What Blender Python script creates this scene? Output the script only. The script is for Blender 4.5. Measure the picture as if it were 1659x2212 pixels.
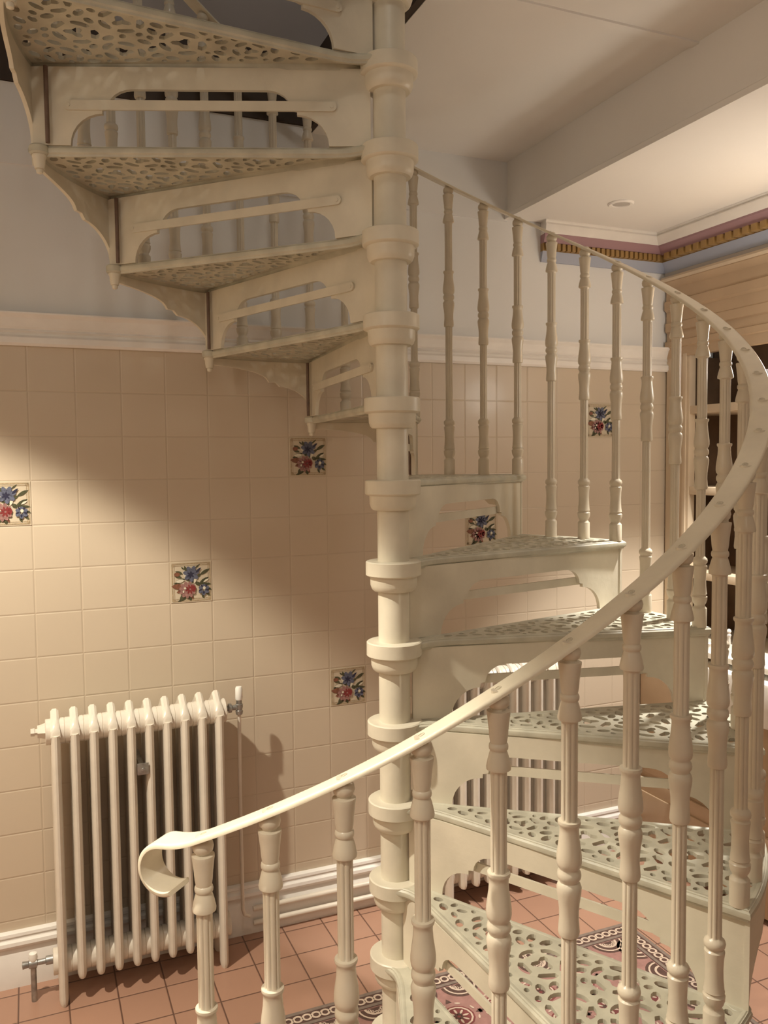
import bpy, bmesh, math, random
from mathutils import Vector, Matrix
from mathutils.geometry import delaunay_2d_cdt
sc = bpy.context.scene
for o in list(bpy.data.objects): bpy.data.objects.remove(o)
PI = math.pi
# ------------------------------------------------------------------ camera
ZO = 1.68                       # floor is z = 0; stair tread "0" is at ZO
ROT = 0.41                      # the room is turned against the camera's axes
cd = bpy.data.cameras.new('camera'); cam = bpy.data.objects.new('camera', cd)
sc.collection.objects.link(cam); sc.camera = cam
r_ = Vector((0.9999, 0.01014, -0.00982)); u_ = Vector((0.00919, 0.05977, 0.99817)); w_ = Vector((-0.01071, 0.99816, -0.05967))
M = Matrix.Identity(4)
for i in range(3):
    M[i][0] = r_[i]; M[i][1] = u_[i]; M[i][2] = -w_[i]
M.translation = Vector((0, -2.17555, 0.04932 + ZO))
cam.matrix_world = M
cd.sensor_fit = 'HORIZONTAL'; cd.sensor_width = 36; cd.lens = 1818.2/1659*36
cd.clip_start = 0.05; cd.clip_end = 50
# ------------------------------------------------------------------ world, lights, exposure
sc.view_settings.view_transform = 'Standard'; sc.view_settings.look = 'None'
sc.view_settings.gamma = 1; sc.view_settings.use_curve_mapping = False
sc.view_settings.exposure = 0.08
wd = bpy.data.worlds.new('world'); sc.world = wd; wd.use_nodes = True
wd.node_tree.nodes['Background'].inputs[0].default_value = (0.75, 0.8, 1.0, 1)
wd.node_tree.nodes['Background'].inputs[1].default_value = 0.02
def RW(s, n, z):                # room coordinates (along back wall, towards back wall, height) to world
    c, q = math.cos(ROT), math.sin(ROT)
    return Vector((s*c - n*q, s*q + n*c, z + ZO))
def spot(name, p, to, power, ang, blend, col, rad=0.04):
    l = bpy.data.lights.new(name, 'SPOT'); l.energy = power; l.spot_size = math.radians(ang); l.spot_blend = blend
    l.color = col; l.shadow_soft_size = rad
    o = bpy.data.objects.new(name, l); sc.collection.objects.link(o)
    o.location = RW(*p); d = RW(*to) - RW(*p); o.rotation_euler = d.to_track_quat('-Z', 'Y').to_euler()
    return o
def area(name, p, to, power, size, col):
    l = bpy.data.lights.new(name, 'AREA'); l.energy = power; l.size = size; l.color = col; l.shape = 'DISK'
    o = bpy.data.objects.new(name, l); sc.collection.objects.link(o)
    o.location = RW(*p); d = RW(*to) - RW(*p); o.rotation_euler = d.to_track_quat('-Z', 'Y').to_euler()
    return o
WARM = (1.0, 0.925, 0.765); COOL = (1.0, 0.95, 0.86)
def lamp(name, p, power, rad, col):
    l = bpy.data.lights.new(name, 'POINT'); l.energy = power; l.shadow_soft_size = rad; l.color = col
    o = bpy.data.objects.new(name, l); sc.collection.objects.link(o); o.location = RW(*p); return o
spot('downlight_lamp', (-1.50, -0.05, 1.21), (-1.45, -0.02, -1.68), 250, 95, 0.22, WARM, 0.03)
spot('downlight_lamp', (-1.50, -1.60, 1.21), (-1.35, -1.40, -1.68), 115, 80, 0.5, WARM, 0.035)
spot('downlight_lamp', (1.53, 0.08, 0.985), (1.53, 0.08, -1.68), 250, 74, 0.4, COOL, 0.035)
area('ceiling_lamp', (-0.9, -2.7, 1.18), (-0.1, 0.0, -0.3), 4.2, 0.5, WARM)  # soft ambient fill added behind the camera, no real fixture
area('ceiling_lamp', (1.2, -2.6, 0.97), (0.9, -0.5, -0.6), 1.3, 0.5, WARM)  # weaker unseen fill, added on the camera side for the right half
lamp('pendant_lamp', (1.45, -0.10, 0.40), 7.5, 0.10, COOL)  # added point fill, stands in for bounce onto the low ceiling
lamp('wall_lamp', (-2.0, -1.6, 0.75), 8, 0.12, COOL)  # unseen fill added at the left to lift the upper plaster
area('landing_lamp', (-0.6, -1.6, 3.5), (-0.4, 0.6, 2.0), 10, 0.4, COOL)  # fill added upstairs to brighten what shows through the stair opening
# ------------------------------------------------------------------ materials
def mat(name, col, rough=0.5, var=0.0, vscale=8, bump=0.0, bscale=60, metal=0.0, coat=0.0, spec=0.5):
    m = bpy.data.materials.new(name); m.use_nodes = True
    nt = m.node_tree; b = nt.nodes['Principled BSDF']
    b.inputs['Base Color'].default_value = (*col, 1); b.inputs['Roughness'].default_value = rough
    b.inputs['Metallic'].default_value = metal; b.inputs['Coat Weight'].default_value = coat
    b.inputs['Coat Roughness'].default_value = 0.15; b.inputs['Specular IOR Level'].default_value = spec
    tc = nt.nodes.new('ShaderNodeTexCoord')
    if var:
        n = nt.nodes.new('ShaderNodeTexNoise'); n.inputs['Scale'].default_value = vscale; n.inputs['Detail'].default_value = 5
        nt.links.new(tc.outputs['Object'], n.inputs['Vector'])
        r = nt.nodes.new('ShaderNodeValToRGB')
        r.color_ramp.elements[0].position = .3; r.color_ramp.elements[1].position = .7
        r.color_ramp.elements[0].color = (*[c*(1-var) for c in col], 1); r.color_ramp.elements[1].color = (*[min(1, c*(1+var*.4)) for c in col], 1)
        nt.links.new(n.outputs['Fac'], r.inputs[0]); nt.links.new(r.outputs[0], b.inputs['Base Color'])
    if bump:
        n = nt.nodes.new('ShaderNodeTexNoise'); n.inputs['Scale'].default_value = bscale; n.inputs['Detail'].default_value = 4
        nt.links.new(tc.outputs['Object'], n.inputs['Vector'])
        bp = nt.nodes.new('ShaderNodeBump'); bp.inputs['Strength'].default_value = bump; bp.inputs['Distance'].default_value = 0.002
        nt.links.new(n.outputs['Fac'], bp.inputs['Height']); nt.links.new(bp.outputs[0], b.inputs['Normal'])
    return m
def tilemat(name, ax, off, pitch, col, grout, gw, rough, coat, jit, bumpd, lift):
    """tiles laid on a grid in object space; ax = the two axes of the wall"""
    m = bpy.data.materials.new(name); m.use_nodes = True; nt = m.node_tree; N = nt.nodes; L = nt.links
    b = N['Principled BSDF']; b.inputs['Roughness'].default_value = rough; b.inputs['Coat Weight'].default_value = coat; b.inputs['Coat Roughness'].default_value = .12
    tc = N.new('ShaderNodeTexCoord'); sp = N.new('ShaderNodeSeparateXYZ'); L.new(tc.outputs['Object'], sp.inputs[0])
    def mth(op, a, c=None, clamp=False):
        q = N.new('ShaderNodeMath'); q.operation = op; q.use_clamp = clamp
        for i, v in enumerate((a, c)):
            if v is None: continue
            if isinstance(v, (int, float)): q.inputs[i].default_value = v
            else: L.new(v, q.inputs[i])
        return q.outputs[0]
    ds = []; fl = []
    for k in range(2):
        v = mth('DIVIDE', mth('SUBTRACT', sp.outputs[ax[k]], off[k]), pitch[k])
        fl.append(mth('FLOOR', v)); fr = mth('FRACT', v)
        ds.append(mth('MULTIPLY', mth('MINIMUM', fr, mth('SUBTRACT', 1.0, fr)), pitch[k]))
    d = mth('MINIMUM', ds[0], ds[1])
    g = mth('SUBTRACT', 1.0, mth('DIVIDE', d, gw), True)         # 1 in the middle of the joint
    gm = mth('MULTIPLY', g, 1.6, True)
    cx = N.new('ShaderNodeCombineXYZ'); L.new(fl[0], cx.inputs[0]); L.new(fl[1], cx.inputs[1])
    wn = N.new('ShaderNodeTexWhiteNoise'); L.new(cx.outputs[0], wn.inputs['Vector'])
    ns = N.new('ShaderNodeTexNoise'); ns.inputs['Scale'].default_value = 5; ns.inputs['Detail'].default_value = 6; L.new(tc.outputs['Object'], ns.inputs['Vector'])
    f = mth('ADD', mth('MULTIPLY', wn.outputs['Value'], .5), mth('MULTIPLY', ns.outputs['Fac'], .5))
    mx = N.new('ShaderNodeMix'); mx.data_type = 'RGBA'; L.new(f, mx.inputs[0])
    mx.inputs[6].default_value = (*[c*(1-jit) for c in col], 1); mx.inputs[7].default_value = (*[min(1, c*(1+jit)) for c in col], 1)
    m2 = N.new('ShaderNodeMix'); m2.data_type = 'RGBA'; L.new(gm, m2.inputs[0]); L.new(mx.outputs[2], m2.inputs[6]); m2.inputs[7].default_value = (*grout, 1)
    L.new(m2.outputs[2], b.inputs['Base Color'])
    h = mth('SUBTRACT', 1.0, mth('DIVIDE', d, lift), True)
    bp = N.new('ShaderNodeBump'); bp.invert = True; bp.inputs['Strength'].default_value = 1; bp.inputs['Distance'].default_value = bumpd
    L.new(mth('ADD', h, mth('MULTIPLY', ns.outputs['Fac'], .25)), bp.inputs['Height']); L.new(bp.outputs[0], b.inputs['Normal'])
    return m
IRON = mat('cream_paint', (0.72, 0.66, 0.53), .38, .12, 9, .35, 45)
IRONT = mat('tread_paint', (0.57, 0.54, 0.43), .42, .22, 14, .6, 50)
BAL = mat('baluster_paint', (0.70, 0.62, 0.49), .3, .08, 12, .25, 60)
RAILM = mat('rail_paint', (0.82, 0.74, 0.58), .3, .06, 20, .3, 70)
DARK = mat('dark_rod', (0.16, 0.10, 0.07), .45, .2, 40)
SCREW = mat('screw_metal', (0.60, 0.54, 0.42), .4)
RAD = mat('radiator_paint', (0.74, 0.67, 0.57), .3, .08, 10, .5, 40)
WHITE = mat('white_plastic', (0.88, 0.86, 0.8), .3)
CHROME = mat('dull_metal', (0.42, 0.41, 0.39), .35, .3, 60, metal=.8)
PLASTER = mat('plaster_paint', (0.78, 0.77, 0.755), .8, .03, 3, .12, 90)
CEIL = mat('ceiling_paint', (0.83, 0.80, 0.76), .85, .03, 2, .1, 90)
TRIMW = mat('white_gloss', (0.84, 0.80, 0.75), .35, .05, 14, .2, 30)
TILE = tilemat('wall_tile', (0, 2), (-.86, -.148), (.1458, .1458), (0.60, 0.50, 0.38), (0.55, 0.45, 0.335), .0016, .38, .10, .03, .0010, .004)
FLOORM = tilemat('floor_tile', (0, 1), (-.2, .465), (.15, .153), (0.39, 0.22, 0.15), (0.12, 0.06, 0.04), .0034, .45, .15, .14, .0012, .005)
WOODD = mat('dark_shelf_wood', (0.17, 0.10, 0.055), .6, .4, 6)
TAN = mat('tan_paint', (0.50, 0.36, 0.23), .5, .1, 5)
SHELF = mat('shelf_paint', (0.62, 0.50, 0.36), .45, .06, 10)
PINK = mat('cornice_pink', (0.37, 0.22, 0.24), .6)
GOLD = mat('cornice_gold', (0.33, 0.20, 0.07), .45)
BLUE = mat('cornice_blue', (0.40, 0.43, 0.52), .7)
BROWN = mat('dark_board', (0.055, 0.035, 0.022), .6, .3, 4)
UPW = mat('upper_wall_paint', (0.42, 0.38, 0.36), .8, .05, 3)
# ------------------------------------------------------------------ helpers
C = sc.collection
def fin(bm, smooth=None):
    bmesh.ops.recalc_face_normals(bm, faces=bm.faces[:])
    return bm
def link(name, bm, m, parent=None, loc=(0, 0, 0), rz=0.0, smooth=True, ang=35):
    me = bpy.data.meshes.new(name); bmesh.ops.recalc_face_normals(bm, faces=bm.faces[:]); bm.to_mesh(me); bm.free()
    if isinstance(m, (list, tuple)):
        for x in m: me.materials.append(x)
    else: me.materials.append(m)
    if smooth:
        me.polygons.foreach_set('use_smooth', [True]*len(me.polygons)); me.set_sharp_from_angle(angle=math.radians(ang))
    o = bpy.data.objects.new(name, me); C.objects.link(o); o.location = loc; o.rotation_euler = (0, 0, rz)
    if parent: o.parent = parent
    return o
def tag(o, label, cat, group=None, kind=None):
    o['label'] = label; o['category'] = cat
    if group: o['group'] = group
    if kind: o['kind'] = kind
    return o
def thing(name, label, cat, loc=(0, 0, 0), rz=0.0, group=None):
    o = bpy.data.objects.new(name, None); C.objects.link(o); o.empty_display_size = .05
    o.location = loc; o.rotation_euler = (0, 0, rz); return tag(o, label, cat, group)
def struct(name, bm, m, smooth=False):                     # built in room coordinates
    o = link(name, bm, m, None, (0, 0, ZO), ROT, smooth); o['kind'] = 'structure'; return o
def box(bm, x0, x1, y0, y1, z0, z1, bev=0.0, mi=0):
    vs = [bm.verts.new((x, y, z)) for x in (x0, x1) for y in (y0, y1) for z in (z0, z1)]
    fs = [bm.faces.new([vs[i] for i in q]) for q in ((0, 1, 3, 2), (4, 6, 7, 5), (0, 4, 5, 1), (2, 3, 7, 6), (0, 2, 6, 4), (1, 5, 7, 3))]
    for f in fs: f.material_index = mi
    if bev:
        es = list({e for f in fs for e in f.edges})
        bmesh.ops.bevel(bm, geom=es, offset=bev, segments=2, affect='EDGES', profile=.6)
    return fs
def lathe(bm, prof, seg=24, c=(0, 0), flute=None, cap=True, mi=0, axis='z'):
    """prof = [(r, z)...]; flute(r, z, theta) -> r"""
    rings = []
    for r, z in prof:
        ring = []
        for k in range(seg):
            th = 2*PI*k/seg; q = flute(r, z, th) if flute else r
            if axis == 'z': co = (c[0] + q*math.cos(th), c[1] + q*math.sin(th), z)
            elif axis == 'x': co = (z, c[0] + q*math.cos(th), c[1] + q*math.sin(th))
            else: co = (c[0] + q*math.cos(th), z, c[1] + q*math.sin(th))
            ring.append(bm.verts.new(co))
        rings.append(ring)
    for a, b in zip(rings, rings[1:]):
        for k in range(seg):
            f = bm.faces.new((a[k], a[(k+1) % seg], b[(k+1) % seg], b[k])); f.material_index = mi
    if cap:
        for rg in (rings[0], rings[-1]):
            try: bm.faces.new(rg).material_index = mi
            except ValueError: pass
def tube(bm, pts, rx, ry=None, seg=12, mi=0, side=Vector((1, 0, 0)), rfun=None):
    """sweep an ellipse along pts; rx is measured along `side`"""
    ry = ry or rx; pts = [Vector(p) for p in pts]; rings = []
    for i, p in enumerate(pts):
        t = (pts[min(i+1, len(pts)-1)] - pts[max(i-1, 0)]).normalized()
        a = side - t*side.dot(t)
        if a.length < .05: a = Vector((0, 1, 0)) - t*t.y
        a.normalize(); b = t.cross(a); k = rfun(i/(len(pts)-1)) if rfun else 1
        rings.append([bm.verts.new(p + a*rx*k*math.cos(2*PI*j/seg) + b*ry*k*math.sin(2*PI*j/seg)) for j in range(seg)])
    for A, B in zip(rings, rings[1:]):
        for j in range(seg): bm.faces.new((A[j], A[(j+1) % seg], B[(j+1) % seg], B[j])).material_index = mi
    for rg in (rings[0], rings[-1]): bm.faces.new(rg).material_index = mi
def extrude_prof(bm, prof, x0, x1, axis='x', mi=0, close=True):
    """prof = [(d, z)] swept along an axis: along x d is y, along y d is x"""
    A, B = [], []
    for d, z in prof:
        A.append(bm.verts.new((x0, d, z) if axis == 'x' else (d, x0, z)))
        B.append(bm.verts.new((x1, d, z) if axis == 'x' else (d, x1, z)))
    n = len(prof)
    for i in range(n if close else n-1): bm.faces.new((A[i], A[(i+1) % n], B[(i+1) % n], B[i])).material_index = mi
    if close: bm.faces.new(A).material_index = mi; bm.faces.new(B).material_index = mi
def slab(bm, loop, holes, z0, z1, mi=0):
    """plate with real holes between z0 and z1 (z1 on top), outline and holes in 2D"""
    pts = [Vector(p) for p in loop]; edges = [(i, (i+1) % len(loop)) for i in range(len(loop))]; b = []
    for h in holes:
        k = len(pts); pts += [Vector(p) for p in h]; edges += [(k+i, k+(i+1) % len(h)) for i in range(len(h))]
        b.append((min(p[0] for p in h), max(p[0] for p in h), min(p[1] for p in h), max(p[1] for p in h), h))
    vs, es, fs, _, _, _ = delaunay_2d_cdt(pts, edges, [], 0, 1e-6)
    def inside(x, y, L):
        c = False; j = len(L)-1
        for i in range(len(L)):
            if (L[i][1] > y) != (L[j][1] > y) and x < (L[j][0]-L[i][0])*(y-L[i][1])/(L[j][1]-L[i][1]) + L[i][0]: c = not c
            j = i
        return c
    T = {}; Bt = {}; keep = []
    for f in fs:
        x = sum(vs[i][0] for i in f)/len(f); y = sum(vs[i][1] for i in f)/len(f)
        if not inside(x, y, loop): continue
        if any(q[0] < x < q[1] and q[2] < y < q[3] and inside(x, y, q[4]) for q in b): continue
        keep.append(f)
    cnt = {}
    for f in keep:
        for i in f:
            if i not in T: T[i] = bm.verts.new((vs[i][0], vs[i][1], z1)); Bt[i] = bm.verts.new((vs[i][0], vs[i][1], z0))
        for i in range(len(f)):
            e = (f[i], f[(i+1) % len(f)]); k = tuple(sorted(e)); cnt[k] = None if k in cnt else e
    for f in keep:
        bm.faces.new([T[i] for i in f]).material_index = mi; bm.faces.new([Bt[i] for i in reversed(f)]).material_index = mi
    for e in cnt.values():
        if e: bm.faces.new((T[e[0]], Bt[e[0]], Bt[e[1]], T[e[1]])).material_index = mi
def ell(cx, cy, a, b, rot=0, n=14):
    c, s = math.cos(rot), math.sin(rot)
    return [(cx + a*math.cos(2*PI*k/n)*c - b*math.sin(2*PI*k/n)*s, cy + a*math.cos(2*PI*k/n)*s + b*math.sin(2*PI*k/n)*c) for k in range(n)]
# ------------------------------------------------------------------ the room shell
S0, S1, N0, N1 = -2.2, 2.05, -3.2, 0.985        # room extents in room coordinates
HI, LO = 1.24, 1.02                              # the two ceiling levels
bm = bmesh.new(); box(bm, S0, S1, N0, N1, -1.78, -1.68); struct('floor', bm, FLOORM)
bm = bmesh.new(); box(bm, S0, S1, N1, N1+.12, -1.68, .435); struct('wall_back', bm, TILE)
bm = bmesh.new(); box(bm, S0, S1, N1+.004, N1+.12, .435, 1.26); struct('wall_back_upper', bm, PLASTER)
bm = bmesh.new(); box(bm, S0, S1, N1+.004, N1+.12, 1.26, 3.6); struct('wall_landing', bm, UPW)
bm = bmesh.new(); box(bm, S0-.1, S0, N0, N1, -1.68, .435); struct('wall_left', bm, TILE)
bm = bmesh.new(); box(bm, S0-.1, S0, N0, N1, .435, 3.6); struct('wall_left_upper', bm, PLASTER)
bm = bmesh.new(); box(bm, S1, S1+.1, N0, N1, -1.68, LO); struct('wall_right', bm, PLASTER)
bm = bmesh.new(); box(bm, S0, S1, N0-.1, N0, -1.68, HI); struct('wall_front', bm, PLASTER)
# lower ceiling of the side room; its edge is the deep downstand face
bm = bmesh.new(); box(bm, .94, S1, N0, N1, LO, HI+.2); struct('ceiling_low', bm, CEIL)
bm = bmesh.new(); extrude_prof(bm, [(.925, LO-.006), (.925, LO+.012), (.932, LO+.018), (.932, LO+.03), (.94, LO+.034), (.94, LO-.006)], N0, N1, 'y'); struct('trim_1', bm, CEIL)
# high ceiling with the opening for the stair
for i, (a, b, c_, d) in enumerate(((.12, .94, N0, N1), (S0, -1.15, N0, N1), (-1.15, .12, N0, -1.15))):
    bm = bmesh.new(); box(bm, a, b, c_, d, HI, HI+.22); struct('ceiling' if not i else 'ceiling_%s' % ('left', 'front')[i-1], bm, CEIL)
bm = bmesh.new(); box(bm, .12, .94, -.065, -.035, HI-.006, HI); struct('trim_2', bm, CEIL)
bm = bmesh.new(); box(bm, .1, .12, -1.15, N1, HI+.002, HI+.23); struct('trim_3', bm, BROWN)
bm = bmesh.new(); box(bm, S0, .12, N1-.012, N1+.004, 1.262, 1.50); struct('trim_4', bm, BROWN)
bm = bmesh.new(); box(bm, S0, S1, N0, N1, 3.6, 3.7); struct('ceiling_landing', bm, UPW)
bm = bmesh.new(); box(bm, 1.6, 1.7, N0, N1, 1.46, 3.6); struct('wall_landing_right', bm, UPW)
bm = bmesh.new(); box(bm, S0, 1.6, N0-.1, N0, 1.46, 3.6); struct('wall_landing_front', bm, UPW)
# dado moulding, thin bead, skirting
def dado(a, b):
    bm = bmesh.new(); z = .433; y = N1
    extrude_prof(bm, [(y+.01, z), (y-.016, z), (y-.022, z+.008), (y-.022, z+.026), (y-.012, z+.034), (y-.010, z+.042), (y-.016, z+.047), (y-.012, z+.053),
                      (y-.017, z+.060), (y-.020, z+.070), (y-.026, z+.088), (y-.036, z+.099), (y-.036, z+.104), (y+.01, z+.104)], a, b)
    return bm
struct('trim_5', dado(S0, 1.75), TRIMW)
bm = bmesh.new(); extrude_prof(bm, [(N1+.01, 1.008), (N1-.003, 1.008), (N1-.003, 1.26), (N1+.01, 1.26)], .12, .94); struct('trim_6', bm, PLASTER)
bm = bmesh.new(); extrude_prof(bm, [(N1+.01, 1.008), (N1-.003, 1.008), (N1-.003, 1.26), (N1+.01, 1.26)], S0, .12); struct('trim_7', bm, PLASTER)
def skirt(bm, a, b, y=N1):
    z = -1.68
    extrude_prof(bm, [(y+.01, z), (y-.020, z), (y-.020, z+.118), (y-.016, z+.124), (y-.016, z+.132), (y-.024, z+.137), (y-.030, z+.147), (y-.028, z+.158),
                      (y-.018, z+.163), (y-.016, z+.170), (y-.020, z+.174), (y-.018, z+.183), (y-.008, z+.187), (y+.01, z+.187)], a, b)
bm = bmesh.new(); skirt(bm, S0, 1.62); struct('baseboard_back', bm, TRIMW, True)
# painted cornice of the lower ceiling (white step, groove, pink, gold dentils, blue cove)
CS, CN = 1.75, N1
def cornice(name, prof, m, end=1.09):
    """prof = (projection from wall 0..1, z). back run projects .055, right run .10 and they mitre"""
    bm = bmesh.new(); rings = []
    for k in range(3):
        ring = []
        for pr, z in prof:
            if k == 0: co = (end + .01*(1-pr), CN - .055*pr, z)
            elif k == 1: co = (CS - .10*pr, CN - .055*pr, z)
            else: co = (CS - .10*pr, -2.2, z)
            ring.append(bm.verts.new(co))
        rings.append(ring)
    n = len(prof)
    for a, b in zip(rings, rings[1:]):
        for i in range(n): bm.faces.new((a[i], a[(i+1) % n], b[(i+1) % n], b[i]))
    bm.faces.new(rings[0]); bm.faces.new(rings[2])
    return struct(name, bm, m, True)
cornice('trim_8', [(-.2, LO), (1.0, LO), (1.0, LO-.004), (.93, LO-.010), (.96, LO-.014), (1.0, LO-.018), (.92, LO-.040), (.84, LO-.052), (-.2, LO-.052)], TRIMW)
cornice('trim_9', [(-.2, LO-.052), (.80, LO-.052), (.80, LO-.060), (.62, LO-.078), (.60, LO-.086), (-.2, LO-.086)], PINK)
cornice('trim_10', [(-.2, LO-.086), (.40, LO-.086), (.40, LO-.118), (-.2, LO-.118)], GOLD)
cornice('trim_11', [(-.2, LO-.118), (.42, LO-.118), (.34, LO-.126), (.12, LO-.150), (.10, LO-.158), (-.2, LO-.158)], BLUE)
bm = bmesh.new()
x = 1.105
while x < CS-.07: box(bm, x, x+.017, CN-.040, CN-.012, LO-.116, LO-.088, .003); x += .0245
y = CN-.065
while y > -2.1: box(bm, CS-.072, CS-.03, y-.030, y, LO-.116, LO-.088, .003); y -= .043
struct('trim_12', bm, GOLD, True)
# wall above the shelf unit
bm = bmesh.new(); box(bm, CS, S1, N0, N1, .83, LO); struct('wall_right_upper', bm, BLUE)
bm = bmesh.new(); extrude_prof(bm, [(CS+.01, .905), (CS-.012, .905), (CS-.012, .895), (CS-.006, .875), (CS-.008, .865), (CS-.004, .84), (CS+.01, .84)], N0, N1, 'y'); struct('trim_13', bm, mat('grey_paint', (.50, .46, .42), .7))
# ------------------------------------------------------------------ ceiling disc
t = thing('ceiling_downlight', 'round recessed white ceiling downlight above the painted cornice', 'downlight', RW(1.24, .655, LO), ROT)
bm = bmesh.new(); lathe(bm, [(.030, -.001), (.034, -.006), (.044, -.007), (.049, -.003), (.049, .0)], 32, cap=False); link('bezel', bm, CEIL, t)
bm = bmesh.new(); lathe(bm, [(.0, -.003), (.034, -.003)], 32, cap=False); link('lens', bm, mat('frosted_lens', (.5, .47, .43), .3), t)
# ------------------------------------------------------------------ floral wall tiles
FC = {'ground': mat('tile_ground', (.60, .51, .38), .22, .04, 20, coat=.4), 'line': mat('tile_line', (.46, .35, .22), .3, .3, 200),
      'blue': mat('petal_blue', (.13, .14, .20), .3, .45, 160), 'navy': mat('petal_navy', (.03, .03, .06), .3),
      'pink': mat('petal_pink', (.36, .19, .17), .3, .4, 160), 'red': mat('petal_red', (.25, .04, .04), .3, .3, 160),
      'green': mat('leaf_green', (.085, .085, .045), .3, .5, 160), 'brown': mat('leaf_brown', (.24, .10, .06), .3, .4, 160),
      'white': mat('petal_white', (.70, .65, .52), .3, .1, 160), 'yellow': mat('stamen_yellow', (.45, .38, .10), .3)}
TS = .1458
def flat(loops, layer):
    bm = bmesh.new()
    for L in loops:
        vs = [bm.verts.new((x*TS, -.0006*layer-.0024, y*TS)) for x, y in L]; bm.faces.new(vs)
    return bm
def petals(cx, cy, r0, r1, w, n, ph=0, sq=1.0):
    out = []
    for k in range(n):
        a = ph + 2*PI*k/n; m = (r0+r1)/2; h = (r1-r0)/2
        out.append(ell(cx + m*math.cos(a), cy + m*math.sin(a)*sq, h, w, a, 10))
    return out
def leaf(x0, y0, x1, y1, w):
    a = math.atan2(y1-y0, x1-x0); l = math.hypot(x1-x0, y1-y0); c, s = math.cos(a), math.sin(a)
    pr = [(0, 0), (.25, .7), (.5, 1), (.75, .75), (1, 0), (.75, -.6), (.5, -.9), (.25, -.7)]
    return [(x0 + u*l*c - v*w*s, y0 + u*l*s + v*w*c) for u, v in pr]
def make_flower_tile():
    names = list(FC); BM = bmesh.new(); box(BM, .0012, TS-.0012, -.0022, .004, .0012, TS-.0012, .0008)
    def put(loops, layer, key):
        for L in loops: BM.faces.new([BM.verts.new((x*TS, -.0006*layer-.0024, y*TS)) for x, y in L]).material_index = names.index(key)
    rim = []
    for a, b in (((.05, .05), (.95, .05)), ((.95, .05), (.95, .95)), ((.95, .95), (.05, .95)), ((.05, .95), (.05, .05))):
        for off, w in ((0, .014), (.045, .007)):
            dx, dy = b[0]-a[0], b[1]-a[1]; l = math.hypot(dx, dy); dx /= l; dy /= l; nx, ny = -dy, dx
            p0 = (a[0]+nx*off+dx*off, a[1]+ny*off+dy*off); p1 = (b[0]+nx*off-dx*off, b[1]+ny*off-dy*off)
            rim.append([(p0[0]-nx*w, p0[1]-ny*w), (p1[0]-nx*w, p1[1]-ny*w), (p1[0]+nx*w, p1[1]+ny*w), (p0[0]+nx*w, p0[1]+ny*w)])
    for cx, cy in ((.08, .08), (.92, .08), (.92, .92), (.08, .92)): rim.append(ell(cx, cy, .035, .035))
    put(rim, 1, 'line')
    G = [leaf(.70, .66, .95, .80, .045), leaf(.40, .74, .34, .90, .035), leaf(.30, .70, .12, .78, .04), leaf(.28, .62, .10, .66, .035), leaf(.66, .42, .92, .60, .05),
         leaf(.74, .44, .98, .42, .035), leaf(.40, .14, .16, .04, .035), leaf(.44, .20, .48, .04, .05), leaf(.84, .22, .95, .14, .03), leaf(.36, .58, .14, .54, .04), leaf(.52, .62, .53, .46, .03),
         leaf(.34, .80, .26, .88, .02), leaf(.58, .82, .72, .93, .02), leaf(.62, .60, .74, .68, .035), leaf(.30, .20, .22, .08, .04), leaf(.60, .50, .70, .40, .05),
         leaf(.88, .34, .98, .28, .03), leaf(.74, .20, .80, .08, .03), leaf(.24, .50, .08, .48, .03), leaf(.46, .52, .40, .60, .04), leaf(.20, .74, .10, .72, .03)]
    put(G, 2, 'green')
    put([leaf(.34, .40, .02, .42, .075), leaf(.34, .34, .14, .26, .05), ell(.16, .70, .07, .05), leaf(.48, .20, .54, .08, .03)], 3, 'brown')
    put([leaf(.30, .72, .44, .60, .05), leaf(.12, .52, .34, .55, .045), leaf(.56, .46, .62, .62, .035), leaf(.78, .48, .92, .56, .025), leaf(.44, .66, .30, .78, .03)], 4, 'white')
    put(petals(.50, .70, .02, .20, .055, 7, .25), 5, 'blue')
    put(petals(.48, .68, .0, .09, .02, 6, .4) + [leaf(.60, .72, .74, .84, .03)], 6, 'navy')
    put(petals(.40, .32, .02, .21, .05, 11, .1), 7, 'pink')
    put(petals(.46, .33, .02, .12, .022, 8, .3) + [ell(.55, .34, .05, .08)], 8, 'red')
    put(petals(.79, .30, .03, .14, .045, 6, .5), 7, 'blue')
    put(petals(.79, .32, .05, .13, .018, 5, .9), 8, 'navy')
    put([ell(.80, .34, .035, .04), ell(.34, .36, .03, .025), ell(.30, .28, .02, .03)], 9, 'white')
    return link('floral_tile', BM, [FC[k] for k in names], None, smooth=False)
def copy_tree(o, parent=None):
    c = o.copy(); C.objects.link(c); c.parent = parent
    for ch in list(o.children): copy_tree(ch, c)
    return c
spots = [(-1, 0, 'floral tile cut off by the left edge of the photo'), (3, 2, 'floral tile on the tiled wall just above the radiator'),
         (6, -1, 'floral tile below the hanging finial of the upper treads, left of the iron column'),
         (7, 5, 'floral tile low on the wall beside the iron column, right of the radiator valve'),
         (11, 1, 'floral tile seen through the riser opening right of the iron column'),
         (15, -2, 'floral tile highest on the wall behind the balusters')]
proto = make_flower_tile()
for i, (cx, ry, lab) in enumerate(spots):
    o = proto if i == 0 else copy_tree(proto)
    o.location = RW(-.86 + .1458*cx, N1, -.148 - .1458*ry); o.rotation_euler = (0, 0, ROT)
    tag(o, lab, 'tile', 'floral tiles in the back wall')
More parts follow.
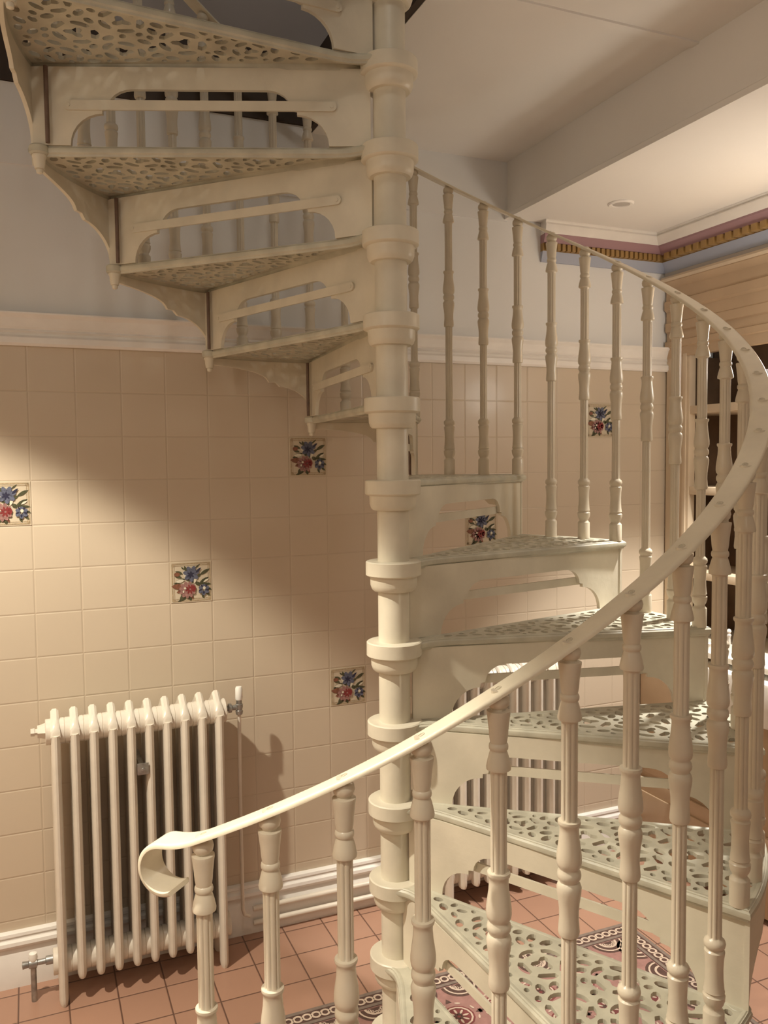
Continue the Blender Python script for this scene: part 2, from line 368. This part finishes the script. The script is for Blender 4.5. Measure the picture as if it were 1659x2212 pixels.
# ------------------------------------------------------------------ patterned floor panel
PD = mat('encaustic_dark', (.10, .055, .045), .4, .3, 60); PC = mat('encaustic_cream', (.60, .47, .37), .4, .12, 60)
PG = mat('encaustic_grey', (.22, .17, .14), .4, .2, 60); PP = mat('encaustic_pink', (.34, .18, .155), .4, .2, 40); PM = mat('encaustic_maroon', (.20, .05, .05), .4, .3, 50)
PMB = bmesh.new(); PMS = [PD, PC, PG, PP, PM]
PLAB = 'rectangular patterned tile panel with chain border set in the floor under the stair'
px0, px1, py0, py1 = -1.0, 1.14, -1.45, .47
def putz(loops, z, m):
    for L in loops: PMB.faces.new([PMB.verts.new((x, y, z)) for x, y in L]).material_index = PMS.index(m)
def rect(a, b, c_, d): return [(a, c_), (b, c_), (b, d), (a, d)]
putz([rect(px0, px1, py0, py1)], .0008, PD)
def frame(i, w):
    a, b, c_, d = px0+i, px1-i, py0+i, py1-i
    return [rect(a, b, d-w, d), rect(a, b, c_, c_+w), rect(a, a+w, c_+w, d-w), rect(b-w, b, c_+w, d-w)]
putz(frame(0, .014) + frame(.058, .012), .0012, PG)
def ringq(cx, cy, r0, r1, a0=0, a1=2*PI, n=16):
    out = []
    for k in range(n):
        p, q = a0 + (a1-a0)*k/n, a0 + (a1-a0)*(k+1)/n
        out.append([(cx+r*math.cos(a), cy+r*math.sin(a)) for r, a in ((r0, p), (r1, p), (r1, q), (r0, q))])
    return out
ch = []
x = px0+.04
while x < px1-.03:
    if x > -.45: ch += ringq(x, py1-.036, .009, .0165)
    x += .030
y = py1-.036
while y > -.9: ch += ringq(px1-.036, y, .009, .0165); y -= .030
putz(ch, .0016, PC)
ip = []
putz([rect(px0+.075, px1-.075, py0+.075, py1-.075)], .0012, PP)
med = []; arcs = []; tri = []; mar = []
x = px1-.15
while x > -.5:
    cy = py1-.078
    med.append([(x + .066*math.cos(a), cy + .066*math.sin(a)) for a in [PI + PI*k/12 for k in range(13)]])
    arcs += ringq(x, cy, .050, .056, PI, 2*PI, 12) + ringq(x, cy, .028, .036, PI, 2*PI, 12)
    for k in range(5): arcs += ringq(x + .018*math.cos(PI+PI*(k+.5)/5)*1.2, cy - .004 + .018*math.sin(PI+PI*(k+.5)/5), .003, .0065, n=6)
    x -= .15
y = py1-.15
while y > -.9:
    cx = px1-.078
    med.append([(cx + .066*math.cos(a), y + .066*math.sin(a)) for a in [PI/2 + PI*k/12 for k in range(13)]])
    arcs += ringq(cx, y, .050, .056, PI/2, 1.5*PI, 12) + ringq(cx, y, .028, .036, PI/2, 1.5*PI, 12)
    y -= .15
random.seed(4)
gx = px1-.225
while gx > -.5:
    gy = py1-.225
    while gy > -.8:
        mar.append(ell(gx, gy, .052, .052))
        arcs += ringq(gx, gy, .040, .046, n=14)
        for k in range(4):
            a = PI/4 + k*PI/2
            tri.append([(gx+.030*math.cos(a), gy+.030*math.sin(a)), (gx+.010*math.cos(a+1), gy+.010*math.sin(a+1)), (gx+.010*math.cos(a-1), gy+.010*math.sin(a-1))])
            b = k*PI/2; ox, oy = gx+.075*math.cos(b), gy+.075*math.sin(b)
            tri.append([(ox+.016*math.cos(b), oy+.016*math.sin(b)), (ox+.012*math.cos(b+2), oy+.012*math.sin(b+2)), (ox+.012*math.cos(b-2), oy+.012*math.sin(b-2))])
        for k in range(8):
            a = k*PI/4; arcs.append(ell(gx+.024*math.cos(a), gy+.024*math.sin(a), .011, .004, a, 8))
            arcs.append(ell(gx+.064*math.cos(a+.39), gy+.064*math.sin(a+.39), .010, .0035, a+1.9, 8))
        gy -= .15
    gx -= .15
putz(med, .0016, PD)
putz(mar, .0016, PM)
putz(arcs, .0022, PC)
putz(tri, .0020, PD)
tag(link('patterned_floor_panel', PMB, PMS, None, RW(0, 0, -1.68), ROT, smooth=False), PLAB, 'floor tiles')
# ------------------------------------------------------------------ spiral staircase
H = .21; DPH = .4285; PHC = .3178; HW = .2278; RT = .897; RB = .8698; RR = .868
st = thing('spiral_staircase', 'cream painted cast iron spiral staircase with pierced treads around a round column', 'staircase', (0, 0, 0))
# central column
bm = bmesh.new(); lathe(bm, [(.041, 0), (.041, 3.15), (.03, 3.18), (.0, 3.19)], 40); link('column', bm, IRON, st)
bm = bmesh.new(); lathe(bm, [(.075, 0), (.075, .02), (.06, .03), (.05, .05), (.041, .055)], 40); link('column_base', bm, IRON, st)
# tread outline: x across (positive towards the nosing), y radial
def halfw(y):
    line = y*math.tan(HW)
    c = math.sqrt(max(0, .0704**2 - y*y)) if y < .05 else .0496*math.exp(-(y-.05)/.052)
    k = .035; h = max(k-abs(line-c), 0)/k
    return max(line, c) + h*h*k*.25
ys = [-.0704, -.069, -.065, -.058, -.048, -.035, -.018, 0, .018, .035, .05, .062, .075, .09, .11, .135, .165, .2, .25, .3, .4, .5, .6, .7, .8, RT*math.cos(HW)]
side = [(halfw(y), y) for y in ys]
arc = [(RT*math.sin(HW*(1-2*k/14)), RT*math.cos(HW*(1-2*k/14))) for k in range(1, 14)]
outline = [(x, y) for x, y in side] + arc + [(-x, y) for x, y in reversed(side)][0:-1]
outline = outline[1:] + [(0.0, -.0704)] if abs(side[0][0]) < 1e-4 else outline
# pierced scrollwork
holes = []; samples = []
def inwedge(x, y, m=.021):
    if y < .14: return False
    return abs(x) < halfw(y) - m and math.hypot(x, y) < RT - m
def addhole(L, m=.020, gap=.0068):
    if not all(inwedge(x, y, m) for x, y in L): return False
    for x, y in L:
        for q in samples:
            if (q[0]-x)**2 + (q[1]-y)**2 < gap*gap: return False
    cx = sum(p[0] for p in L)/len(L); cy = sum(p[1] for p in L)/len(L)
    for q in samples[::3]:
        if (q[0]-cx)**2 + (q[1]-cy)**2 < (gap*.9)**2: return False
    holes.append(L); samples.extend(L); return True
def arcslot(cx, cy, r, a0, a1, w, m=.020):
    n = 5; L = []
    for k in range(n+1):
        a = a0 + (a1-a0)*k/n; q = w*math.sin(PI*(.12+.76*k/n))**.6; L.append((cx+(r+q)*math.cos(a), cy+(r+q)*math.sin(a)))
    for k in range(n, -1, -1):
        a = a0 + (a1-a0)*k/n; q = w*math.sin(PI*(.12+.76*k/n))**.6; L.append((cx+(r-q)*math.cos(a), cy+(r-q)*math.sin(a)))
    addhole(L, m)
def motif(cx, cy, r, rot):
    L = []
    for k in range(18):
        a = rot + 2*PI*k/18; q = r*.36*(1 + .38*math.cos(3*(a-rot))); L.append((cx+q*math.cos(a), cy+q*math.sin(a)))
    addhole(L)
    for k in range(5):
        a = rot + 2*PI*k/5
        arcslot(cx, cy, r*.86, a+.17, a+2*PI/5-.17, r*.19)
for sgn in (1, -1):
    addhole(ell(sgn*.016, .175, .0065, .030, -sgn*.10)); addhole(ell(sgn*.013, .238, .0075, .014, -sgn*.5))
for cx, cy, r, rot in ((0, .345, .042, .5), (.0, .505, .055, 1.6), (.072, .640, .050, .2), (-.072, .640, .050, 2.9), (.0, .745, .052, 1.6), (.125, .785, .046, .4), (-.125, .785, .046, 2.7)):
    motif(cx, cy, r, rot)
random.seed(11)
for it, (a, b) in enumerate(((.017, .0105), (.0135, .0095), (.0105, .008), (.0075, .006))):
    for _ in range((700, 900, 1100, 1300)[it]):
        y = random.uniform(.15, .875); hw = halfw(y); x = random.uniform(0, hw); rot = random.uniform(0, PI)
        addhole(ell(x, y, a, b, rot, 10)); addhole(ell(-x, y, a, b, PI-rot, 10))
def inset(L, d):
    n = len(L); out = []
    for i in range(n):
        a, b, c_ = Vector(L[i-1]), Vector(L[i]), Vector(L[(i+1) % n])
        t1 = (b-a).normalized(); t2 = (c_-b).normalized(); nn = Vector((-(t1.y+t2.y), t1.x+t2.x))
        nn = nn.normalized() if nn.length > 1e-6 else Vector((-t1.y, t1.x))
        k = d/max(.35, nn.dot(Vector((-t1.y, t1.x)))); out.append((b.x+nn.x*k, b.y+nn.y*k))
    return out
def area2(L): return sum(L[i-1][0]*L[i][1] - L[i][0]*L[i-1][1] for i in range(len(L)))/2
if area2(outline) < 0: outline.reverse()
def tread_mesh():
    bm = bmesh.new()
    slab(bm, inset(outline, .004), [h for h in holes], -.009, 0)
    # rim: rounded nosing band
    prof = [(.016, -.0005), (.013, .0012), (.008, .0015), (.0045, -.001), (.0, -.005), (-.001, -.010), (.0, -.016), (.004, -.0195), (.005, -.024), (.012, -.024), (.014, -.008)]
    rings = [[bm.verts.new((x, y, z)) for x, y in inset(outline, d)] for d, z in prof]
    n = len(outline)
    for a, b in zip(rings, rings[1:]):
        for i in range(n): bm.faces.new((a[i], a[(i+1) % n], b[(i+1) % n], b[i]))
    # raised line on top of the tread
    l2 = [(x, y) for x, y in outline if y > .12]
    # corner lug at the rear outer corner
    lx, ly = .872*math.sin(-HW+.003), .872*math.cos(-HW+.003)
    lathe(bm, [(.0, .001), (.020, .001), (.0235, -.003), (.0235, -.018), (.020, -.022), (.0, -.022)], 20, (lx, ly), cap=False)
    return bm
def collar_mesh():
    bm = bmesh.new()
    lathe(bm, [(.041, .0026), (.069, .0026), (.0722, .0002), (.0724, -.033), (.069, -.036), (.0615, -.038), (.061, -.042), (.0605, -.060), (.057, -.070), (.052, -.075), (.041, -.076)], 40, cap=False)
    return bm
def finial_mesh():
    bm = bmesh.new(); lx, ly = .872*math.sin(-HW+.003), .872*math.cos(-HW+.003)
    lathe(bm, [(.0, -.022), (.017, -.022), (.0175, -.026), (.0145, -.032), (.0135, -.046), (.0115, -.056), (.0, -.0562), (.008, -.0565), (.0085, -.060), (.0075, -.066), (.0, -.069)], 20, (lx, ly), cap=False)
    return bm
def rod_mesh():
    bm = bmesh.new(); ph = .5225 - PHC - .012; lx, ly = .866*math.sin(ph), .866*math.cos(ph)
    lathe(bm, [(.0055, -.024), (.0055, -H+.002)], 12, (lx-.012, ly-.02)); return bm
def fascia_mesh():
    bm = bmesh.new(); n = 48
    prof = []
    for k in range(n+1):
        v = k/n
        if v < .57: hh = .20 + .21*(1-math.sqrt(max(0, 1-(v/.57)**2)))
        elif v < .65: hh = .43
        elif v < .68: hh = .43 + .07*(v-.65)/.03
        else: hh = .50 + .495*(1-math.sqrt(max(0, 1-((v-.68)/.32)**2)))
        prof.append((v, hh))
    R0, R1 = .883, .893; A = []
    for v, hh in prof:
        ph = -HW + .012 + v*(HW*2 - .012 - .014)
        A.append([bm.verts.new((r*math.sin(ph), r*math.cos(ph), z)) for r, z in ((R0, -.020), (R1, -.020), (R1, -H*hh), (R0, -H*hh))])
    for a, b in zip(A, A[1:]):
        for i in range(4): bm.faces.new((a[i], a[(i+1) % 4], b[(i+1) % 4], b[i]))
    bm.faces.new(A[0]); bm.faces.new(A[-1]); return bm
# riser panel built in the plane x = 0 (y radial)
def riser_profile():
    y0, y1 = .0475, .884; L = y1-y0
    def U(u): return y1 - u*L
    op = []
    def q(cx, cz, ax, az, a0, a1, n=7): return [(cx + ax*math.cos(a0+(a1-a0)*k/n), cz + az*math.sin(a0+(a1-a0)*k/n)) for k in range(n+1)]
    hl = [(.11, 0)] + [(.205 - .095*math.cos(PI/2*k/7), .405*math.sin(PI/2*k/7)) for k in range(1, 8)]
    hl += [(.205, .46), (.222, .475)]
    hl += [(.222 + .072*(1-math.cos(PI/2*k/6)), .475 + .245*math.sin(PI/2*k/6)) for k in range(1, 7)]
    hr = [(.985-u, h) for u, h in reversed(hl)]
    hh = H - .022
    return y0, y1, [(U(u), -H + .001 + h*hh) for u, h in hl + hr]
def riser_mesh():
    bm = bmesh.new(); y0, y1, op = riser_profile()
    loop = [(y1, -H+.001)] + op + [(y0, -H+.001), (y0, -.020), (y1, -.020)]
    slab(bm, loop, [], -.006, .006)
    for v in bm.verts: v.co = Vector((v.co.z, v.co.x, v.co.y))
    return bm
def bar_mesh():
    bm = bmesh.new(); y0, y1 = .885-.841*.095-.0, .885-.841*.895; zc = -H + .001 + .505*(H-.022); r = .0118
    L = [(y0-r + r*math.cos(a), zc + r*math.sin(a)) for a in [-PI/2+PI*k/8 for k in range(9)]] + [(y1+r - r*math.cos(a), zc + r*math.sin(a)) for a in [PI/2-PI*k/8 for k in range(9)]]
    slab(bm, L, [], -.0125, -.0062)
    for v in bm.verts: v.co = Vector((v.co.z, v.co.x, v.co.y))
    for y in (y0-r, y1+r): lathe(bm, [(.0048, -.0120), (.0044, -.0142), (.0, -.0143)], 12, (y, zc), axis='x', cap=False)
    return bm
PT = PR = None
for n in range(-7, 7):
    ph = PHC - n*DPH; z = n*H + ZO
    if PT is None:
        PT = link('tread', tread_mesh(), IRONT, st, ang=30); PCo = link('collar', collar_mesh(), IRON, PT); PF = link('finial', finial_mesh(), IRON, PT)
        PFa = link('outer_bracket', fascia_mesh(), IRON, st); PRi = link('riser', riser_mesh(), IRON, st, ang=25); PB = link('tie_bar', bar_mesh(), IRON, PRi); PRo = link('bolt_rod', rod_mesh(), DARK, PFa)
        PRo['label'] = 'dark bare metal rod'
        T_, F_, R_ = PT, PFa, PRi
    else:
        T_ = PT.copy(); C.objects.link(T_)
        for c0 in (PCo, PF): c_ = c0.copy(); C.objects.link(c_); c_.parent = T_
        F_ = PFa.copy(); C.objects.link(F_); c_ = PRo.copy(); C.objects.link(c_); c_.parent = F_
        R_ = PRi.copy(); C.objects.link(R_); c_ = PB.copy(); C.objects.link(c_); c_.parent = R_
    T_.location = F_.location = R_.location = (0, 0, z)
    T_.rotation_euler = F_.rotation_euler = (0, 0, -ph); R_.rotation_euler = (0, 0, -(.522 - n*DPH))
# balusters: lower turning stands on the tread, upper turning hangs from the rail
def baluster_mesh(L):
    bot = [(.0, 0), (.0195, 0), (.0195, .052), (.0185, .054), (.0145, .058), (.0140, .062), (.0175, .068), (.0200, .076), (.0205, .085), (.0175, .088), (.0172, .091), (.0195, .093), (.0185, .097),
           (.0168, .115), (.0162, .135), (.0170, .155), (.0188, .168), (.0188, .171), (.0160, .174), (.0160, .177), (.0190, .180), (.0200, .186), (.0185, .192), (.0140, .196)]
    top = [(.0115, .486), (.0165, .4845), (.0178, .479), (.0172, .470), (.0160, .455), (.0163, .440), (.0180, .425), (.0200, .412), (.0205, .403), (.0185, .397), (.0160, .394), (.0165, .391),
           (.0192, .387), (.0198, .382), (.0190, .377), (.0165, .373), (.0165, .371), (.0195, .367), (.0208, .360), (.0206, .350), (.0190, .337), (.0168, .322), (.0158, .308), (.0160, .300),
           (.0185, .297), (.0190, .294), (.0185, .291), (.0135, .290), (.0130, .288)]
    tp2 = [(.0135, .126), (.0150, .1235), (.0195, .122), (.0200, .118), (.0180, .108), (.0155, .098), (.0145, .095), (.0135, .0925), (.0135, .091), (.0152, .089), (.0158, .085), (.0150, .081), (.0132, .079),
           (.0148, .070), (.0160, .055), (.0182, .036), (.0192, .030), (.0190, .027), (.0120, .0255), (.0118, .024), (.0165, .019), (.0180, .012), (.0165, .005), (.012, .001), (.012, -.006)]
    def T(a): return [(r, L-z) for r, z in a]
    pr = bot + [(.0128, .198), (.0124, .20)] + [(.0122, .2 + (L-.488-.2)*k/3) for k in (1, 2, 3)] + T(top) + T([(.0130, .25), (.0130, .2), (.0130, .15), (.0132, .128)]) + T(tp2) + [(.0, L+.006)]
    def fl(r, z, th):
        if .1965 < z < L-.4865 or L-.289 < z < L-.127: return r*(1.03 - .17*max(0, math.cos(8*th))**2)
        return r
    bm = bmesh.new(); lathe(bm, pr, 48, flute=fl, cap=False); return bm
def zrail(j):                                            # height of the rail top at baluster j
    z = -.5228 + .07*j + ZO
    if j < 2: z += .0042*(2-j)**1.6
    return z
PHJ = 3.3791; DJ = DPH/3
protos = {}
RTK = .008
for j in range(-1, 38):
    n = (j-20)//3; zb = n*H + ZO; L = zrail(j) - RTK - zb; ph = PHJ - j*DJ; key = round(L, 3)
    if key not in protos: b = protos[key] = link('baluster', baluster_mesh(L), BAL, st, ang=40)
    else: b = protos[key].copy(); C.objects.link(b)
    b.location = (RB*math.sin(ph), RB*math.cos(ph), zb)
# handrail: flat bar, scrolled at the foot
path = []; N_ = 4
for k in range(int(39.2*N_)+1):
    j = 38 - k/N_; 
    if j < -1.25: break
    ph = PHJ - j*DJ; path.append((Vector((RR*math.sin(ph), RR*math.cos(ph), zrail(j))), Vector((math.sin(ph), math.cos(ph), 0))))
ph = PHJ - path and 0 if False else PHJ + 1.25*DJ
d0 = (path[-1][0]-path[-2][0]).normalized(); rad0 = path[-1][1]; P0 = path[-1][0]
for k in range(1, 7): path.append((P0 + Vector((d0.x*k, d0.y*k, d0.z*(k-k*k/13)))*.0125, rad0))
P1 = path[-1][0]; dh = Vector((d0.x, d0.y, 0)).normalized()
for k in range(1, 29):
    th = math.radians(205)*k/28; rr = .048 - .004*k/28
    path.append((P1 + dh*rr*math.sin(th) - Vector((0, 0, 1))*(.048 - rr*math.cos(th)), rad0))
bm = bmesh.new(); rings = []
W0 = .0235
for i, (p, rd) in enumerate(path):
    W2 = W0 + .006*min(1, max(0, (i-len(path)+42)/14))
    t = (path[min(i+1, len(path)-1)][0] - path[max(i-1, 0)][0]).normalized(); sd = (rd - t*rd.dot(t)).normalized(); up = sd.cross(t)
    if i < len(path)-36 and up.z < 0: up = -up
    if i == 0: upr = up
    elif up.dot(upr) < 0: up = -up
    upr = up; off = p - up*RTK/2
    sec = [(-W2, -.004), (W2, -.004), (W2+.0, .0005), (W2-.003, .0035), (W2-.007, .004), (-W2+.007, .004), (-W2+.003, .0035), (-W2, .0005)]
    rings.append([bm.verts.new(off + sd*a + up*b) for a, b in sec])
for a, b in zip(rings, rings[1:]):
    for k in range(8): bm.faces.new((a[k], a[(k+1) % 8], b[(k+1) % 8], b[k]))
bm.faces.new(rings[0]); bm.faces.new(rings[-1])
hr = link('handrail', bm, RAILM, st, ang=50)
ps = None
for j in range(-1, 38):
    ph = PHJ - j*DJ; slope = math.atan2((zrail(j+.5)-zrail(j-.5)), RR*DJ)
    if ps is None:
        bm = bmesh.new(); lathe(bm, [(.0, .0005), (.0030, .0003), (.0036, -.0003), (.0048, -.0004), (.0050, .0008), (.0058, .0007), (.0062, -.0006)], 18, cap=False); s_ = ps = link('screw', bm, SCREW, hr)
    else: s_ = ps.copy(); C.objects.link(s_); s_.parent = hr
    # tangent (rising) direction is counter-clockwise; tilt the head with the bar
    tg = Vector((-math.cos(ph), math.sin(ph), 0)); tg = (tg*math.cos(slope) + Vector((0, 0, math.sin(slope)))); rd = Vector((math.sin(ph), math.cos(ph), 0)); up = tg.cross(rd); up = up if up.z > 0 else -up
    s_.rotation_euler = up.to_track_quat('Z', 'Y').to_euler(); s_.location = Vector((RR*math.sin(ph), RR*math.cos(ph), zrail(j))) + up*.0002
# ------------------------------------------------------------------ radiators
def section_mesh(foot):
    bm = bmesh.new(); X = Vector((1, 0, 0)); zt = -.80+ZO; zb = -1.60+ZO
    for y in (0.008, .062, .116):
        lo = (0.0 if foot else zb+.0) if y != .062 else zb+.03
        pts = [(0, y, lo), (0, y, lo+.006), (0, y, lo+.014), (0, y, lo+.03)] + [(0, y, lo+.03+(zt-lo-.03)*k/4) for k in (1, 2, 3, 4)]
        tube(bm, pts, .0145, .028, 14, side=X, rfun=lambda q: 1 if q > .3 else (.80 + .2*min(1, q/.28) if not foot else .82 + .18*q/.3))
    # top yoke with its pitched crown
    ytop = [(-.002, zt-.02), (-.008, zt-.004), (-.004, zt+.014), (.010, zt+.030), (.032, zt+.042), (.048, zt+.056), (.062, zt+.064), (.076, zt+.056), (.092, zt+.042), (.114, zt+.030), (.128, zt+.014), (.132, zt-.004), (.126, zt-.02)]
    prev = None
    for hx, zin in ((.0145, 0),):
        A = []
        for y, z in ytop:
            k = 1.0 if z < zt+.03 else .85
            A.append([bm.verts.new((-hx*k, y, z-.002)), bm.verts.new((-hx*.45*k, y, z+.005)), bm.verts.new((hx*.45*k, y, z+.005)), bm.verts.new((hx*k, y, z-.002)), bm.verts.new((hx, y*.8+.0124, zt-.03)), bm.verts.new((-hx, y*.8+.0124, zt-.03))])
        for a, b in zip(A, A[1:]):
            for i in range(6): bm.faces.new((a[i], a[(i+1) % 6], b[(i+1) % 6], b[i]))
        bm.faces.new(A[0]); bm.faces.new(A[-1])
    tube(bm, [(0, .0, zb+.045), (0, .03, zb+.03), (0, .062, zb+.026), (0, .094, zb+.03), (0, .124, zb+.045)], .012, .02, 10, side=X)
    for z in (zt, zb+.045): lathe(bm, [(.0, -.0288), (.0385, -.0288), (.041, -.027), (.041, .027), (.0385, .0288), (.0, .0288)], 26, (.046, z), axis='x', cap=False)
    return bm
def make_radiator(label, loc, clip=True):
    t = thing('radiator', label, 'radiator', loc, ROT)
    s0 = s1 = None
    for k in range(10):
        foot = k in (0, 9)
        if foot and s1 is None: o = s1 = link('radiator_section', section_mesh(True), RAD, t)
        elif not foot and s0 is None: o = s0 = link('radiator_section', section_mesh(False), RAD, t)
        else: o = (s1 if foot else s0).copy(); C.objects.link(o)
        o.location = (k*.0575, 0, 0)
    bm = bmesh.new(); z = -.80+ZO; lathe(bm, [(.0, -.072), (.012, -.072), (.013, -.060), (.010, -.060), (.010, -.052), (.020, -.052), (.022, -.040), (.026, -.029), (.0, -.029)], 6, (.062, z), axis='x', cap=False); link('end_plug', bm, RAD, t)
    bm = bmesh.new(); z = -.80+ZO; x = 9*.0575
    lathe(bm, [(.0, x+.029), (.020, x+.029), (.020, x+.036), (.010, x+.037), (.010, x+.043), (.016, x+.044), (.016, x+.054), (.009, x+.056), (.009, x+.075), (.0, x+.076)], 16, (.062, z), axis='x', cap=False)
    lathe(bm, [(.0, z-.026), (.011, z-.026), (.013, z-.016), (.013, z-.012), (.010, z-.010), (.013, z), (.013, z+.010), (.010, z+.012), (.010, z+.030), (.0, z+.031)], 16, (x+.082, .062), cap=False)
    v = link('valve', bm, CHROME, t, ang=50)
    bm = bmesh.new(); lathe(bm, [(.0, z+.026), (.0115, z+.026), (.013, z+.030), (.0125, z+.066), (.010, z+.072), (.0, z+.073)], 18, (x+.082, .062), cap=False)
    c_ = link('valve_cap', bm, WHITE, v); c_['label'] = 'white plastic valve cap'
    bm = bmesh.new(); tube(bm, [(x+.082, .062, z-.02), (x+.084, .075, z-.12), (x+.088, .10, z-.3), (x+.092, .115, z-.5), (x+.094, .120, z-.70), (x+.094, .120, z-.76), (x+.10, .12, z-.78), (x+.12, .12, z-.79)], .0065, seg=12)
    link('feed_pipe', bm, RAD, t)
    bm = bmesh.new(); zb = -1.555+ZO
    lathe(bm, [(.0, -.029), (.014, -.029), (.014, -.05), (.009, -.052), (.009, -.075), (.015, -.077), (.015, -.10), (.010, -.103), (.012, -.12), (.0, -.122)], 14, (.062, zb), axis='x', cap=False)
    tube(bm, [(-.088, .062, zb), (-.088, .062, zb-.03), (-.088, .062, .0)], .009, seg=12)
    v = link('lower_valve', bm, CHROME, t, ang=50)
    bm = bmesh.new(); lathe(bm, [(.0, zb+.010), (.012, zb+.010), (.014, zb+.018), (.012, zb+.034), (.0, zb+.038)], 14, (-.088, .062), cap=False)
    link('lower_valve_cap', bm, WHITE, v)
    if clip:
        bm = bmesh.new(); zc = -.940+ZO; x = 4.5*.0575
        box(bm, x-.016, x+.020, -.024, -.020, zc-.019, zc+.019, .001); lathe(bm, [(.0, -.028), (.006, -.027), (.007, -.023)], 12, (x+.003, zc-.002), axis='y', cap=False)
        k = link('wall_stay', bm, CHROME, t); k['label'] = 'square metal clip with a bolt'
        bm = bmesh.new(); box(bm, x-.006, x+.010, -.019, .17, zc-.003, zc+.003); link('stay_rod', bm, CHROME, t)
    return t
make_radiator('cream column radiator on the tiled wall, beside the scrolled end of the handrail', RW(-.8145, .806, -1.68))
make_radiator('cream column radiator behind the staircase, seen through the riser openings', RW(.575, .806, -1.68), False)
# pipes along the skirting
for z, lab in ((-1.578, 'upper painted pipe running along the skirting board'), (-1.632, 'lower painted pipe running along the skirting board, just above the floor')):
    bm = bmesh.new(); tube(bm, [(-.16, N1-.036, z), (0, N1-.036, z), (.2, N1-.036, z), (.46, N1-.036, z)], .0095, seg=12)
    for x in (-.1, .22): box(bm, x, x+.008, N1-.036, N1-.018, z-.004, z+.004)
    tag(link('skirting_pipe', bm, RAD, None, (0, 0, ZO), ROT), lab, 'pipe')
# ------------------------------------------------------------------ dresser on the right
t = thing('dresser', 'tan painted built-in dresser with open shelves and a white worktop against the right wall', 'dresser', RW(1.75, .2, -1.68), ROT)
def dres(name, boxes, m, lab=None, parent=None, bev=.002):
    bm = bmesh.new()
    for b in boxes:
        box(bm, b[0]-1.75, b[1]-1.75, b[2]-.2, b[3]-.2, b[4]+ZO, b[5]+ZO, bev)
    o = link(name, bm, m, parent or t, smooth=True)
    if lab: o['label'] = lab
    return o
E0, E1 = -1.3, .975
dres('back_panel', [(2.02, 2.045, E0, E1, -.72, .83)], WOODD, 'dark brown back of the shelves')
dres('stile', [(1.75, 1.785, .835, E1, -.72, .50), (1.742, 1.75, .848, .868, -.72, .50)], SHELF)
dres('stile', [(1.75, 1.785, -.20, -.08, -.72, .50)], SHELF)
dres('side_panel', [(1.785, 2.02, .94, E1, -.72, .50)], WOODD)
for z in (.258, -.088, -.448):
    bm = bmesh.new(); box(bm, 1.755-1.75, 2.02-1.75, E0-.2, .835-.2+.1, z-.017+ZO, z+.017+ZO, .003); link('shelf', bm, SHELF, t)
bm = bmesh.new(); z = ZO
extrude_prof(bm, [(.03, .49+z), (-.004, .49+z), (-.004, .53+z), (-.012, .535+z), (-.012, .56+z), (.0, .565+z), (.0, .60+z), (-.010, .605+z), (-.010, .64+z), (-.004, .645+z), (-.004, .69+z), (-.016, .70+z),
                  (-.016, .735+z), (-.006, .74+z), (-.006, .79+z), (-.03, .815+z), (-.03, .832+z), (.03, .832+z)], E0-.2, E1-.2, 'y'); link('frieze', bm, TAN, t, ang=20)
bm = bmesh.new(); extrude_prof(bm, [(.0, .818+z), (-.036, .818+z), (-.042, .828+z), (-.036, .838+z), (.0, .838+z)], E0-.2, E1-.2, 'y'); link('top_moulding', bm, SHELF, t)
dres('worktop', [(1.595, 2.02, E0, E1, -.742, -.720)], mat('worktop_white', (.86, .80, .70), .25), 'white worktop')
dres('base_cabinet', [(1.62, 2.02, .60, E1, -1.60, -.742), (1.62, 2.02, E0, .18, -1.60, -.742), (1.62, 2.02, .18, .60, -1.60, -.95)], TAN)
dres('skirting_board', [(1.60, 1.62, E0, E1, -1.66, -1.42), (1.607, 1.62, E0, E1, -1.42, -1.36), (1.66, 2.02, E0, E1, -1.68, -1.60)], TAN)
dres('door', [(1.607, 1.62, .64, .93, -1.33, -.79)], TAN)
bm = bmesh.new()
box(bm, -.20, .12, .20-.2, .59-.2, -.93+ZO, -.765+ZO, .012)
tag(link('ceramic_sink', bm, mat('ceramic', (.92, .90, .85), .12, coat=.5), None, RW(1.75, .2, -1.68), ROT), 'glossy white ceramic sink front under the worktop edge at the right', 'sink')
def lathe_thing(name, prof, m, lab, cat, loc, group=None, parts=()):
    bm = bmesh.new(); lathe(bm, prof, 24, cap=False)
    o = link(name, bm, m, None, loc); tag(o, lab, cat, group); return o
lathe_thing('turned_post', [(.0, 0), (.012, 0), (.010, .01), (.006, .02), (.0075, .04), (.006, .07), (.009, .082), (.005, .087), (.009, .096), (.006, .104), (.0, .106)], TRIMW, 'taller small white turned post standing on the worktop', 'post', RW(1.63, .475, -.72))
lathe_thing('turned_post', [(.0, 0), (.010, 0), (.008, .008), (.006, .02), (.009, .028), (.005, .032), (.0, .034)], TRIMW, 'shorter white turned post on the worktop nearer the back wall', 'post', RW(1.63, .575, -.72))
CHI = mat('blue_china', (.45, .45, .55), .2, .7, 60, coat=.5); CHP = mat('rose_china', (.60, .42, .34), .2, .6, 50, coat=.5)
jug = [(.0, 0), (.026, 0), (.028, .006), (.040, .03), (.044, .055), (.036, .085), (.026, .10), (.028, .115), (.032, .122), (.028, .121), (.022, .10), (.0, .09)]
lathe_thing('china_jug', jug, CHI, 'mottled blue china jug on the highest visible dresser shelf', 'jug', RW(1.84, .50, .275))
lathe_thing('china_jug', jug, CHP, 'rose patterned china jug on the lowest dresser shelf', 'jug', RW(1.82, .55, -.431))
